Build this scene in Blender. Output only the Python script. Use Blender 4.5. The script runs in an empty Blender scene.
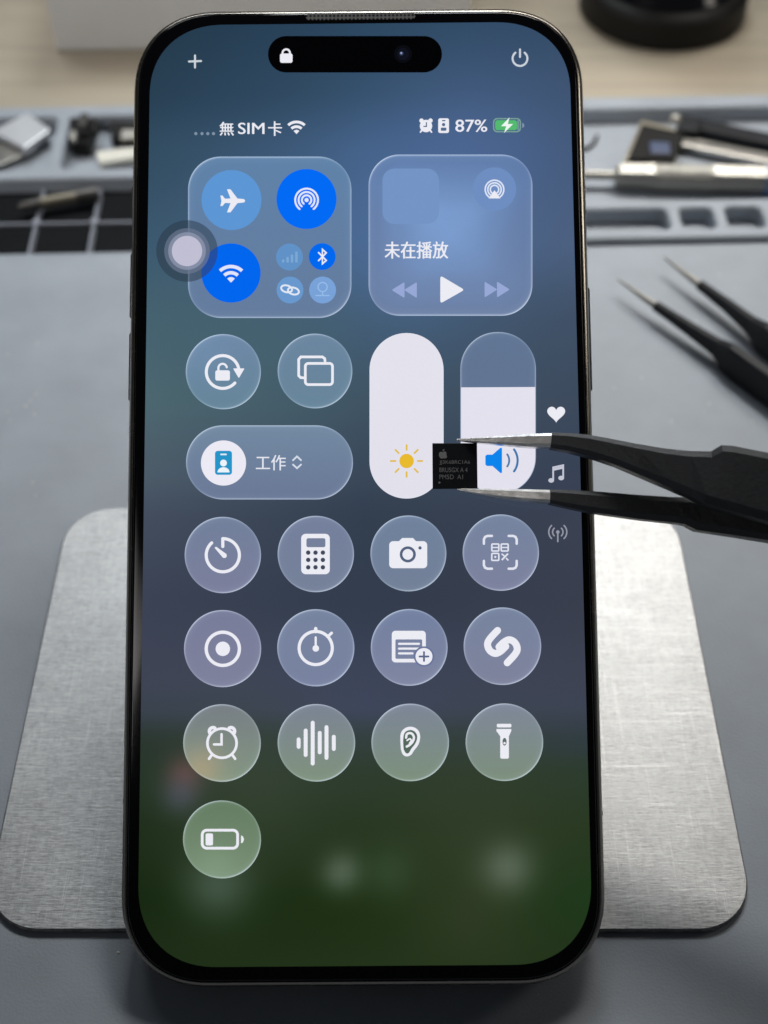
import bpy, bmesh, math, random
from mathutils import Vector, Matrix
from mathutils.geometry import tessellate_polygon
# one Blender unit is 10 cm
SC = bpy.context.scene
COL = SC.collection
random.seed(4)
# ------------------------------------------------------------------ camera
F = 1300.0                                   # focal length in picture pixels (768 x 1024)
PITCH = math.atan2(1479.0, F)
RIGHT = Vector((1, 0, 0))
FWD = Vector((0, math.cos(PITCH), -math.sin(PITCH)))
UP = Vector((0, math.sin(PITCH), math.cos(PITCH)))
W, H, T = 0.717, 1.513, 0.0825               # the phone
def cam2w(v): return RIGHT * v[0] + UP * v[1] - FWD * v[2]
ax = cam2w((0.99996, 0.00815, 0.00243)).normalized()
ay = cam2w((-0.00940, 0.99288, -0.11873)); ay = (ay - ax * ay.dot(ax)).normalized()
az = ax.cross(ay)
rel = cam2w((-0.03472, 0.05739, -2.02083)) - ay * 0.006 - ax * 0.0012
low = rel.z - ay.z * H / 2 - az.z * (T / 2 - 0.012)      # lowest edge of the back of the phone
CAM_H = -low + 0.004
CAM = Vector((0, 0, CAM_H))
PH_O = CAM + rel
cam = bpy.data.objects.new('camera', bpy.data.cameras.new('camera'))
COL.objects.link(cam); SC.camera = cam
cam.matrix_world = Matrix(((RIGHT.x, UP.x, -FWD.x, 0), (RIGHT.y, UP.y, -FWD.y, 0), (RIGHT.z, UP.z, -FWD.z, CAM_H), (0, 0, 0, 1)))
cam.data.sensor_fit = 'VERTICAL'; cam.data.sensor_height = 36; cam.data.sensor_width = 27
cam.data.lens = F / 1024 * 36
cam.data.clip_start = 0.05; cam.data.clip_end = 100
cam.data.dof.use_dof = True
cam.data.dof.focus_distance = 1.98
cam.data.dof.aperture_fstop = 1.55
# ------------------------------------------------------------------ world, lamps, exposure
wd = bpy.data.worlds.new('World'); SC.world = wd; wd.use_nodes = True
wd.node_tree.nodes['Background'].inputs[0].default_value = (0.80, 0.90, 1.0, 1)
wd.node_tree.nodes['Background'].inputs[1].default_value = 0.03
def lamp(name, loc, target, sx, sy, power, color):
    l = bpy.data.lights.new(name, 'AREA'); l.shape = 'RECTANGLE'; l.size = sx; l.size_y = sy
    l.energy = power; l.color = color
    o = bpy.data.objects.new(name, l); COL.objects.link(o); o.location = loc
    o.rotation_euler = (Vector(target) - Vector(loc)).to_track_quat('-Z', 'Y').to_euler()
    return o
lamp('desk_lamp', (1.5, 3.9, 2.3), (0.5, 2.4, 0), 0.8, 0.6, 1.0, (1.0, 0.96, 0.90)).data.spread = math.radians(58)
lamp('desk_lamp', (1.5, 3.9, 2.36), (0.5, 2.9, 0), 0.8, 0.6, 3.9, (1.0, 0.96, 0.90)).data.spread = math.radians(58)
lamp('side_lamp', (-1.8, 4.6, 4.2), (-0.9, 3.0, 0), 1.4, 1.4, 6.8, (0.93, 0.97, 1.0)).data.spread = math.radians(50)
lamp('ceiling_lamp', (0, 6.4, 6.2), (0, 1.4, 0), 1.6, 1.6, 180, (0.91, 0.97, 1.0))
lamp('bench_lamp', (1.4, 5.0, 5.9), (0.65, 2.2, 0), 1.4, 1.2, 9.0, (1.0, 0.955, 0.89)).data.spread = math.radians(40)
lamp('right_edge_light', (4.6, 2.6, 2.4), (0.2, 2.2, 0.4), 0.9, 2.0, 5, (1.0, 0.94, 0.84)).data.spread = math.radians(70)  # added light at the right, puts bright lines on the phone frame
lamp('front_fill', (-3.2, -0.6, 4.2), (-0.2, 4.2, 0), 2.0, 2.0, 10, (1.0, 0.97, 0.95)).data.spread = math.radians(40)  # added fill from the front left, brightens the white box's front
vs = SC.view_settings
vs.view_transform = 'Standard'; vs.look = 'None'; vs.exposure = 0; vs.gamma = 1; vs.use_curve_mapping = False
SC.render.engine = 'CYCLES'
SC.cycles.max_bounces = 6; SC.cycles.transparent_max_bounces = 12
SC.cycles.use_denoising = True
# ------------------------------------------------------------------ projection of picture points into the place
def ray(px, py): return RIGHT * ((px - 384) / F) + UP * ((512 - py) / F) + FWD
def G(px, py, z=0.0):
    d = ray(px, py); return CAM + d * ((z - CAM_H) / d.z)
def P(px, py, z):                            # world point on the plane z above the phone's middle plane
    d = ray(px, py); o = PH_O + az * z
    return CAM + d * ((o - CAM).dot(az) / d.dot(az))
def S(px, py, z):                            # the same in the phone's own coordinates
    q = P(px, py, z) - PH_O
    return Vector((q.dot(ax), q.dot(ay), z))
PH_M = Matrix(((ax.x, ay.x, az.x, PH_O.x), (ax.y, ay.y, az.y, PH_O.y), (ax.z, ay.z, az.z, PH_O.z), (0, 0, 0, 1)))
def lin(c):
    r = []
    for v in c[:3]:
        v /= 255.0
        r.append(v / 12.92 if v <= 0.04045 else ((v + 0.055) / 1.055) ** 2.4)
    return tuple(r)
# ------------------------------------------------------------------ materials
def mat(name, color, rough=0.5, metal=0.0, spec=0.5, noise=0, nscale=20, bump=0, bscale=200, stretch=(1, 1, 1), rvar=0.0, coat=0):
    m = bpy.data.materials.new(name); m.use_nodes = True
    nt = m.node_tree; b = nt.nodes['Principled BSDF']
    b.inputs['Base Color'].default_value = (*color, 1); b.inputs['Roughness'].default_value = rough
    b.inputs['Metallic'].default_value = metal; b.inputs['Specular IOR Level'].default_value = spec
    if coat: b.inputs['Coat Weight'].default_value = coat
    if noise or bump or rvar:
        tc = nt.nodes.new('ShaderNodeTexCoord'); mp = nt.nodes.new('ShaderNodeMapping')
        mp.inputs['Scale'].default_value = stretch
        nt.links.new(tc.outputs['Object'], mp.inputs['Vector'])
    if noise or rvar:
        n = nt.nodes.new('ShaderNodeTexNoise'); n.inputs['Scale'].default_value = nscale; n.inputs['Detail'].default_value = 6
        nt.links.new(mp.outputs[0], n.inputs['Vector'])
        if noise:
            r = nt.nodes.new('ShaderNodeMapRange'); r.inputs['From Min'].default_value = 0.3; r.inputs['From Max'].default_value = 0.7
            r.inputs['To Min'].default_value = 1 - noise; r.inputs['To Max'].default_value = 1 + noise
            nt.links.new(n.outputs['Fac'], r.inputs['Value'])
            v = nt.nodes.new('ShaderNodeVectorMath'); v.operation = 'SCALE'; v.inputs[0].default_value = color
            nt.links.new(r.outputs[0], v.inputs['Scale']); nt.links.new(v.outputs[0], b.inputs['Base Color'])
        if rvar:
            r = nt.nodes.new('ShaderNodeMapRange'); r.inputs['From Min'].default_value = 0.3; r.inputs['From Max'].default_value = 0.7
            r.inputs['To Min'].default_value = max(0.02, rough - rvar); r.inputs['To Max'].default_value = rough + rvar
            nt.links.new(n.outputs['Fac'], r.inputs['Value']); nt.links.new(r.outputs[0], b.inputs['Roughness'])
    if bump:
        n2 = nt.nodes.new('ShaderNodeTexNoise'); n2.inputs['Scale'].default_value = bscale; n2.inputs['Detail'].default_value = 3
        nt.links.new(mp.outputs[0], n2.inputs['Vector'])
        bp = nt.nodes.new('ShaderNodeBump'); bp.inputs['Strength'].default_value = bump; bp.inputs['Distance'].default_value = 0.004
        nt.links.new(n2.outputs['Fac'], bp.inputs['Height']); nt.links.new(bp.outputs[0], b.inputs['Normal'])
    return m
def plate_material():
    m = mat('brushed_steel_plate', (0.6, 0.6, 0.6), 0.36, 1.0)
    nt = m.node_tree; b = nt.nodes['Principled BSDF']
    tc = nt.nodes.new('ShaderNodeTexCoord')
    def noise(sc, st, ro, det=7, rough=0.6):
        mp = nt.nodes.new('ShaderNodeMapping'); mp.inputs['Scale'].default_value = st; mp.inputs['Rotation'].default_value = (0, 0, ro)
        n = nt.nodes.new('ShaderNodeTexNoise'); n.inputs['Scale'].default_value = sc; n.inputs['Detail'].default_value = det; n.inputs['Roughness'].default_value = rough
        nt.links.new(tc.outputs['Object'], mp.inputs['Vector']); nt.links.new(mp.outputs[0], n.inputs['Vector']); return n.outputs['Fac']
    def math_(op, x, y):
        a = nt.nodes.new('ShaderNodeMath'); a.operation = op
        for k, v in ((0, x), (1, y)):
            if isinstance(v, (int, float)): a.inputs[k].default_value = v
            else: nt.links.new(v, a.inputs[k])
        return a.outputs[0]
    def rng(x, a, b_, c, d):
        r = nt.nodes.new('ShaderNodeMapRange'); nt.links.new(x, r.inputs['Value'])
        for k, v in zip(('From Min', 'From Max', 'To Min', 'To Max'), (a, b_, c, d)): r.inputs[k].default_value = v
        return r.outputs[0]
    c = math_('ADD', math_('ADD', noise(70, (1, 5.0, 1), .04), math_('ADD', math_('MULTIPLY', noise(48, (3.0, 1, 1), .3), .55), .225)), noise(45, (1, 9.0, 1), -.07))
    c = math_('ADD', c, math_('MULTIPLY', math_('SUBTRACT', noise(6, (1, 1.4, 1), .3, 4), .5), .35))
    sc = None                                  # fine straight scratches in several directions
    for st, ro, s_ in (((1, 60, 1), .35, 5), ((1, 70, 1), -.5, 5), ((60, 1, 1), .25, 6), ((1, 80, 1), .04, 8)):
        x = rng(noise(s_, st, ro, 2, .5), .635, .69, 0, 1); sc = x if sc is None else math_('MAXIMUM', sc, x)
    nt.links.new(math_('SUBTRACT', rng(c, 1.15, 1.85, .40, .53), math_('MULTIPLY', sc, .035)), b.inputs['Roughness'])
    nt.links.new(math_('ADD', rng(c, 1.15, 1.85, .16, .42), math_('MULTIPLY', sc, .06)), b.inputs['Base Color'])
    bp = nt.nodes.new('ShaderNodeBump'); bp.inputs['Strength'].default_value = 0.10; bp.inputs['Distance'].default_value = 0.003
    nt.links.new(c, bp.inputs['Height']); nt.links.new(bp.outputs[0], b.inputs['Normal'])
    return m
def screen_material(name, alpha=False):
    m = bpy.data.materials.new(name); m.use_nodes = True
    nt = m.node_tree; b = nt.nodes['Principled BSDF']
    b.inputs['Base Color'].default_value = (0.0, 0.0, 0.0, 1); b.inputs['Roughness'].default_value = 0.06
    b.inputs['Specular IOR Level'].default_value = 0.35
    at = nt.nodes.new('ShaderNodeAttribute'); at.attribute_name = 'glow'
    tc = nt.nodes.new('ShaderNodeTexCoord')
    n = nt.nodes.new('ShaderNodeTexNoise'); n.inputs['Scale'].default_value = 260; n.inputs['Detail'].default_value = 1
    nt.links.new(tc.outputs['Object'], n.inputs['Vector'])
    r = nt.nodes.new('ShaderNodeMapRange'); r.inputs['To Min'].default_value = 0.98; r.inputs['To Max'].default_value = 1.02
    nt.links.new(n.outputs['Fac'], r.inputs['Value'])
    nt.links.new(at.outputs['Color'], b.inputs['Emission Color']); nt.links.new(r.outputs[0], b.inputs['Emission Strength'])
    if alpha: nt.links.new(at.outputs['Alpha'], b.inputs['Alpha'])
    return m
M = {
 'screen': screen_material('lit_screen'), 'veil': screen_material('lit_screen_veil', True),
 'mat': mat('grey_silicone', (0.325, 0.356, 0.398), 0.56, 0, 0.3, noise=0.08, nscale=7, bump=0.2, bscale=220, rvar=0.05),
 'rib': mat('pale_grey_rib', (0.25, 0.265, 0.31), 0.45),
 'table': mat('pale_wood', (0.40, 0.345, 0.265), 0.55, 0, 0.4, noise=0.10, nscale=3.0, stretch=(0.5, 9, 1)),
 'plate': plate_material(),
 'steel': mat('satin_steel', (0.68, 0.665, 0.64), 0.34, 1.0, noise=0.18, nscale=45, bump=0.12, bscale=90),
 'chrome': mat('bright_steel', (0.40, 0.385, 0.35), 0.55, 1.0, rvar=0.05, nscale=30),
 'dark_steel': mat('dark_steel', (0.10, 0.095, 0.09), 0.45, 1.0, noise=0.15, nscale=20),
 'knurl': mat('knurled_steel', (0.36, 0.35, 0.32), 0.6, 0.6, bump=1.0, bscale=90),
 'black_coat': mat('black_epoxy_coat', (0.040, 0.041, 0.043), 0.45, 0, 0.45, bump=0.25, bscale=150, rvar=0.06, nscale=30),
 'dark_coat': mat('dull_black_coat', (0.009, 0.010, 0.013), 0.5, 0, 0.25, bump=0.2, bscale=150),
 'grey_steel': mat('grey_steel', (0.42, 0.40, 0.37), 0.35, 1.0, rvar=0.05, nscale=40),
 'worn': mat('worn_brass', (0.20, 0.18, 0.14), 0.5, 0.8),
 'black': mat('black_plastic', (0.008, 0.0075, 0.007), 0.5, 0, 0.2),
 'gloss': mat('black_gloss', (0.006, 0.006, 0.008), 0.12, 0, 0.5),
 'pad': mat('black_magnet_pad', (0.004, 0.005, 0.006), 0.5, 0, 0.08, noise=0.2, nscale=12),
 'bezel': mat('black_bezel_glass', (0.002, 0.002, 0.003), 0.08, 0, 0.25),
 'titan': mat('dark_titanium', (0.30, 0.275, 0.24), 0.24, 1.0, rvar=0.05, nscale=30),
 'titan2': mat('darker_titanium', (0.16, 0.15, 0.14), 0.33, 1.0),
 'back': mat('back_glass', (0.05, 0.05, 0.05), 0.4),
 'chip': mat('chip_epoxy', (0.008, 0.009, 0.012), 0.5, 0, 0.2, noise=0.2, nscale=120),
 'etch': mat('chip_etching', (0.24, 0.24, 0.25), 0.6),
 'white': mat('white_card', (0.62, 0.62, 0.61), 0.6, noise=0.03, nscale=5),
 'ivory': mat('ivory_plastic', (0.72, 0.70, 0.62), 0.45),
 'gold': mat('pale_gold_metal', (0.55, 0.49, 0.38), 0.35, 0.9),
 'blue': mat('blue_plastic', (0.10, 0.22, 0.50), 0.4),
 'lens': mat('lens_glass', (0.08, 0.10, 0.17), 0.35, 0, 0.4),
 'silver': mat('shield_tin', (0.66, 0.67, 0.69), 0.42, 0.75, noise=0.05, nscale=15),
 'board': mat('dark_circuit_board', (0.035, 0.042, 0.05), 0.4),
}
def grille_material():
    m = mat('earpiece_mesh', (0.06, 0.06, 0.06), 0.5, 0.6)
    nt = m.node_tree; b = nt.nodes['Principled BSDF']
    tc = nt.nodes.new('ShaderNodeTexCoord'); v = nt.nodes.new('ShaderNodeTexVoronoi'); v.inputs['Scale'].default_value = 160; v.inputs['Randomness'].default_value = 0.0
    nt.links.new(tc.outputs['Object'], v.inputs['Vector'])
    r = nt.nodes.new('ShaderNodeMapRange'); r.inputs['From Min'].default_value = 0.3; r.inputs['From Max'].default_value = 0.5
    r.inputs['To Min'].default_value = 0.002; r.inputs['To Max'].default_value = 0.16
    nt.links.new(v.outputs['Distance'], r.inputs['Value']); nt.links.new(r.outputs[0], b.inputs['Base Color'])
    return m
M['grille'] = grille_material()
# ------------------------------------------------------------------ object helpers
def link(name, me, m, parent=None, loc=None, smooth=False):
    o = bpy.data.objects.new(name, me); COL.objects.link(o)
    if m: me.materials.append(m)
    if smooth:
        for p in me.polygons: p.use_smooth = True
        try: me.set_sharp_from_angle(angle=math.radians(38))
        except Exception: pass
    if parent: o.parent = parent
    if loc is not None: o.location = loc
    return o
def mesh(name, vs_, fs, m, parent=None, smooth=False, bevel=0):
    me = bpy.data.meshes.new(name); me.from_pydata([tuple(v) for v in vs_], [], fs); me.validate()
    bm = bmesh.new(); bm.from_mesh(me); bmesh.ops.recalc_face_normals(bm, faces=bm.faces)
    if bevel: bmesh.ops.bevel(bm, geom=[e for e in bm.edges if len(e.link_faces) == 2 and e.calc_face_angle(0) > 0.5], offset=bevel, segments=2, profile=0.5, affect='EDGES')
    bm.to_mesh(me); bm.free()
    return link(name, me, m, parent, smooth=smooth)
def thing(name, label, cat, loc=(0, 0, 0), group=None, matrix=None):
    o = bpy.data.objects.new(name, None); COL.objects.link(o); o.empty_display_size = 0.05
    if matrix is not None: o.matrix_world = matrix
    else: o.location = loc
    o['label'] = label; o['category'] = cat
    if group: o['group'] = group
    return o
def loft(loops, closed=False, cap=True):
    n = len(loops[0]); vs_ = [p for l in loops for p in l]; fs = []
    for k in range(len(loops) - 1):
        for i in range(n):
            j = (i + 1) % n
            fs.append((k * n + i, k * n + j, (k + 1) * n + j, (k + 1) * n + i))
    if cap:
        fs.append(tuple(range(n))); fs.append(tuple((len(loops) - 1) * n + i for i in range(n)))
    return vs_, fs
def rr(w, h, r, z, n=14, cx=0, cy=0, e=2.25):    # rounded rectangle outline with eased corners
    pts = []
    for sx, sy, a0 in ((1, 1, 0), (-1, 1, 90), (-1, -1, 180), (1, -1, 270)):
        for i in range(n + 1):
            a = math.radians(a0 + 90 * i / n)
            c, s = math.cos(a), math.sin(a)
            qx = math.copysign(abs(c) ** (2 / e), c); qy = math.copysign(abs(s) ** (2 / e), s)
            pts.append(Vector((cx + sx * (w / 2 - r) + r * qx, cy + sy * (h / 2 - r) + r * qy, z)))
    return pts
def hexa(name, c8, m, parent=None, bevel=0.0):      # box from 4 bottom and 4 top points
    fs = [(0, 1, 2, 3), (4, 5, 6, 7), (0, 1, 5, 4), (1, 2, 6, 5), (2, 3, 7, 6), (3, 0, 4, 7)]
    return mesh(name, c8, fs, m, parent, bevel=bevel)
def slab(name, quad, z0, z1, m, parent=None, bevel=0.0, org=None):   # a flat piece on the mat: four ground corners, bottom and top height
    o = org or Vector((0, 0, 0))
    return hexa(name, [Vector((p.x, p.y, z0)) - o for p in quad] + [Vector((p.x, p.y, z1)) - o for p in quad], m, parent, bevel)
def tube(name, rings, m, parent=None, n=20, axis_from=None, smooth=True, flat=False, phase=0.0):   # rings: (point, radius) along a straight axis
    d = (rings[-1][0] - rings[0][0]).normalized(); u = d.cross(Vector((0, 0, 1))).normalized(); v = u.cross(d)
    loops = [[p + (u * math.cos(2 * math.pi * i / n + phase) + v * math.sin(2 * math.pi * i / n + phase)) * r for i in range(n)] for p, r in rings]
    return mesh(name, *loft(loops), m, parent, smooth=smooth)
def lathe(name, prof, m, parent=None, n=56):
    loops = [[Vector((r * math.cos(2 * math.pi * i / n), r * math.sin(2 * math.pi * i / n), z)) for i in range(n)] for r, z in prof]
    return mesh(name, *loft(loops), m, parent, smooth=True)
# ================================================================== the setting
TZ = -0.035
tp = mesh('tabletop', [(-7, -3, TZ - .3), (7, -3, TZ - .3), (7, 6.2, TZ - .3), (-7, 6.2, TZ - .3), (-7, -3, TZ), (7, -3, TZ), (7, 6.2, TZ), (-7, 6.2, TZ)],
          [(0, 1, 2, 3), (4, 5, 6, 7), (0, 1, 5, 4), (1, 2, 6, 5), (2, 3, 7, 6), (3, 0, 4, 7)], M['table'])
tp['kind'] = 'structure'
# ---- work mat, with a moulded tray along its back edge
RT = 0.018                                            # height of the tray rims
a0, a1 = G(0, 107, RT), G(768, 94, RT)
ux = (a1 - a0).normalized(); uy = Vector((-ux.y, ux.x, 0))      # along and across the tray
def loc2(px, py, z):
    q = G(px, py, z) - a0; return q.dot(ux), q.dot(uy)
def back(px, py, z=RT): return loc2(px, py, z)[1]
wm = thing('work_mat', 'large grey silicone work mat with moulded tray compartments along its back edge', 'mat')
MTX = Matrix(((ux.x, uy.x, 0, a0.x), (ux.y, uy.y, 0, a0.y), (0, 0, 1, 0), (0, 0, 0, 1)))
yf = back(384, 236)                                  # front of the tray block
XL, XR = -1.6, 3.2 + loc2(768, 100, RT)[0] * 0
XR = loc2(768, 100, RT)[0] + 1.4
base = mesh('mat_sheet', [MTX @ Vector(p) for p in [(XL, -4.6, TZ + .001), (XR, -4.6, TZ + .001), (XR, yf - .0295, TZ + .001), (XL, yf - .0295, TZ + .001), (XL, -4.6, 0), (XR, -4.6, 0), (XR, yf - .0295, 0), (XL, yf - .0295, 0)]],
            [(0, 1, 2, 3), (4, 5, 6, 7), (0, 1, 5, 4), (1, 2, 6, 5), (2, 3, 7, 6), (3, 0, 4, 7)], M['mat'], wm)
def cells(name, xs, ys, grid, m, parent, z0=TZ + 0.001, bevel=0.005, rnd=0.0):    # a moulded block: one height per cell, walls where the heights differ
    vs_, fs, key = [], [], {}
    def V(x, y, z):
        k = (round(x, 5), round(y, 5), round(z, 5))
        if k not in key: key[k] = len(vs_); vs_.append(MTX @ Vector((x, y, z)))
        return key[k]
    ny, nx = len(ys) - 1, len(xs) - 1
    hh = lambda i, j: grid[j][i] if 0 <= i < nx and 0 <= j < ny else z0
    for j in range(ny):
        for i in range(nx):
            z = grid[j][i]; x0, x1, y0, y1 = xs[i], xs[i + 1], ys[j], ys[j + 1]
            fs.append((V(x0, y0, z), V(x1, y0, z), V(x1, y1, z), V(x0, y1, z)))
            for (p, q, di, dj) in (((x0, y0), (x1, y0), 0, -1), ((x1, y0), (x1, y1), 1, 0), ((x1, y1), (x0, y1), 0, 1), ((x0, y1), (x0, y0), -1, 0)):
                zz = hh(i + di, j + dj)
                if zz < z: fs.append((V(*p, z), V(*q, z), V(*q, zz), V(*p, zz)))
    me = bpy.data.meshes.new(name); me.from_pydata(vs_, [], fs); me.validate()
    bm = bmesh.new(); bm.from_mesh(me)
    bmesh.ops.remove_doubles(bm, verts=bm.verts, dist=1e-5)
    bmesh.ops.recalc_face_normals(bm, faces=bm.faces)
    if rnd:
        ve = [e for e in bm.edges if len(e.link_faces) == 2 and abs(e.verts[0].co.z - e.verts[1].co.z) > .02 and (e.verts[0].co.xy - e.verts[1].co.xy).length < 1e-4 and e.calc_face_angle(0) > .5]
        bmesh.ops.bevel(bm, geom=ve, offset=rnd, segments=4, profile=0.5, affect='EDGES', clamp_overlap=True)
    if bevel:
        bmesh.ops.bevel(bm, geom=[e for e in bm.edges if len(e.link_faces) == 2 and e.calc_face_angle(0) > 0.5], offset=bevel, segments=2, profile=0.5, affect='EDGES')
    bm.to_mesh(me); bm.free()
    return link(name, me, m, parent, smooth=False)
FL = -0.026
xr = lambda px, py=170: loc2(px, py, RT)[0]
def moulded(name, x0, x1, y0, y1, holes, m, parent, top=None, floor=None):     # a block with rounded recesses (x0, x1, y0, y1, radius)
    top = R_ if top is None else top; floor = FL if floor is None else floor; ch_ = .005
    vs_, fs = [], []
    def add(pts, z): o = len(vs_); vs_.extend(MTX @ Vector((x, y, z)) for x, y in pts); return list(range(o, o + len(pts)))
    def band(a, b):
        n = len(a)
        for i in range(n): fs.append((a[i], a[(i + 1) % n], b[(i + 1) % n], b[i]))
    rect = lambda g: [(x0 + g, y0 + g), (x1 - g, y0 + g), (x1 - g, y1 - g), (x0 + g, y1 - g)]
    hl = [[(h[0] - ch_ + 0, h[1] + ch_, h[2] - ch_, h[3] + ch_, h[4] + ch_), h] for h in holes]
    out = lambda h: [(p.x, p.y) for p in rr(h[1] - h[0], h[3] - h[2], h[4], 0, 5, (h[0] + h[1]) / 2, (h[2] + h[3]) / 2, 2.0)]
    loops = [rect(ch_)] + [out(a) for a, b in hl]
    ids = [add(l, top) for l in loops]
    flat = [i for l in ids for i in l]
    for t in tessellate_polygon([[Vector((x, y, 0)) for x, y in l] for l in loops]): fs.append(tuple(flat[i] for i in t))
    o1 = add(rect(0), top - ch_); o2 = add(rect(0), TZ + .001); band(ids[0], o1); band(o1, o2)
    for k, (a, b) in enumerate(hl):
        p1 = add(out(b), top - ch_); p2 = add(out(b), floor); band(ids[k + 1], p1); band(p1, p2); fs.append(tuple(p2))
    return mesh(name, vs_, fs, m, parent)
R_ = RT
xr = lambda px, py=170: loc2(px, py, RT)[0]
xm = xr(372)
ya, yb2_ = back(700, 228), back(700, 207)
yc, yd = back(700, 199), back(700, 107)
hs_ = [(xm + .05, XR - .08, yc, yd, .03)]
for p0, p1 in ((None, 668), (680, 714), (726, 763), (776, 815), (828, 866)):
    hs_.append((xm + .05 if p0 is None else xr(p0, 215), xr(p1, 215), ya, yb2_, .018))
moulded('tool_tray', xm, XR, yf - .028, 0.0, hs_, M['mat'], wm)
yr = back(60, 178)
moulded('parts_tray', XL, xm - .003, yr, 0.0, [(XL + .05, xr(53, 140), back(60, 169), back(60, 116), .025), (xr(66, 140), xm - .05, back(60, 169), back(60, 116), .025)], M['mat'], wm)
yq = [yf - .028, yf - .018, yr - .001]
cells('screw_tray', [XL, XL + .05, xm - .05, xm - 0.003], yq, [[0.0] * 3, [0.0, FL, 0.0]], M['mat'], wm, bevel=0.003)
ym = back(60, 212)
X_ = [loc2(x, 212, FL)[0] for x in (-16, 41, 98, 155, 212, 269, 326)]
X_ = [XL + .055] + X_ + [xm - .055]
for (y0, y1) in ((yf - .016, ym - .003), (ym + .003, yr - .004)):
    for x0, x1 in zip(X_, X_[1:]):
        q = [MTX @ Vector(p) for p in ((x0 + .006, y0, 0), (x1 - .006, y0, 0), (x1 - .006, y1, 0), (x0 + .006, y1, 0))]
        slab('cell_lining', q, FL + .001, FL + .005, M['pad'], wm, .002)
DV = FL + .016
for x in X_[1:-1]:
    for (y0, y1) in ((yf - .016, ym - .010), (ym + .010, yr - .004)):
        q = [MTX @ Vector(p) for p in ((x - .0036, y0, 0), (x + .0036, y0, 0), (x + .0036, y1, 0), (x - .0036, y1, 0))]
        slab('divider', q, FL + .0005, DV, M['rib'], wm, .002)
    q = MTX @ Vector((x, ym, 0))
    kn = lathe('divider_post', [(.011, FL + .0005), (.011, DV + .001), (.006, DV + .004)], M['rib'], wm, 16); kn.location = (q.x, q.y, 0)
for x0, x1 in zip(X_, X_[1:]):
    q = [MTX @ Vector(p) for p in ((x0 + .008, ym - .0025, 0), (x1 - .008, ym - .0025, 0), (x1 - .008, ym + .0025, 0), (x0 + .008, ym + .0025, 0))]
    slab('divider', q, FL + .0055, DV - .004, M['rib'], wm)
# ================================================================== things at the back
# white box
b0, b1 = G(56, 52, TZ), G(470, 46, TZ)
bx = thing('white_box', 'plain white cardboard box behind the phone at the back of the table', 'box', (b0.x, b0.y, TZ))
d = (b1 - b0); d.z = 0; ln = d.length; d.normalize(); nrm = Vector((-d.y, d.x, 0))
q = [b0 * 0, d * ln, d * ln + nrm * .9, nrm * .9]
hexa('box_body', [p + Vector((0, 0, .001)) for p in q] + [p + Vector((0, 0, .40)) for p in q], M['white'], bx, bevel=.008)
q2 = [d * -.006 - nrm * .006, d * (ln + .006) - nrm * .006, d * (ln + .006) + nrm * .906, d * -.006 + nrm * .906]
hexa('box_lid', [p + Vector((0, 0, .34)) for p in q2] + [p + Vector((0, 0, .405)) for p in q2], M['white'], bx, bevel=.008)
# round black base
c0 = G(673, 53, TZ); R0 = 0.252
jb = thing('round_base', 'round black stepped stand base at the top right corner of the table', 'stand', (c0.x, c0.y + R0, TZ))
lathe('foot', [(R0 - .01, .001), (R0, .012), (R0, .085), (R0 - .012, .100), (R0 - .035, .106)], M['black'], jb)
lathe('collar', [(R0 - .036, .100), (R0 - .036, .112), (R0 - .055, .135), (R0 - .085, .140)], M['gloss'], jb)
lathe('column', [(R0 - .09, .138), (R0 - .09, .60), (R0 - .10, .61)], M['black'], jb)
# camera module in the tray
FLZ = FL
def quadg(pts, z): return [G(x, y, z) for x, y in pts]
mo = thing('camera_module', 'small square black camera module with pale metal rim in the tray', 'camera module')
slab('module_frame', quadg([(623, 166), (674, 167), (686, 138), (640, 127)], FLZ), FLZ + .001, FLZ + .022, M['gold'], mo, .003)
slab('sensor_block', quadg([(627, 164), (673.5, 165.5), (684.5, 139.5), (641, 130)], FLZ + .022), FLZ + .0215, FLZ + .042, M['black'], mo, .003)
cl = (G(660, 148, FLZ + .045)); lens = lathe('lens', [(.036, 0), (.036, .004), (.032, .006), (.030, .006)], M['lens'], mo, 4); lens.location = (cl.x, cl.y, FLZ + .0425); lens.rotation_euler = (0, 0, math.radians(40))
for k in range(4):
    p = G(632 + k * 3.4, 160 - k * 8, FLZ + .02)
    slab('contact', [p + Vector((-.006, -.006, 0)), p + Vector((.006, -.006, 0)), p + Vector((.006, .006, 0)), p + Vector((-.006, .006, 0))], FLZ + .021, FLZ + .027, M['chrome'], mo)
# bar tool
bt = thing('bar_tool', 'dark metal bar tool with a round screw head lying behind the screwdriver', 'hand tool')
z0 = FLZ
slab('lower_bar', quadg([(656, 139), (900, 188), (900, 178), (660, 131)], z0 + .03), z0 + .022, z0 + .03, M['grey_steel'], bt, .004)
slab('upper_bar', quadg([(692, 127), (900, 171), (902, 160), (696, 117)], z0 + .035), z0 + .001, z0 + .035, M['dark_coat'], bt, .004)
slab('jaw_block', quadg([(676, 129), (698, 132), (702, 118), (680, 114)], z0 + .05), z0 + .0305, z0 + .052, M['dark_coat'], bt, .004)
p = G(675, 119, z0 + .06); s_ = lathe('screw_head', [(.016, 0), (.016, .008), (.010, .014)], M['chrome'], bt, 20); s_.location = (p.x - .0, p.y, z0 + .055)
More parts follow.
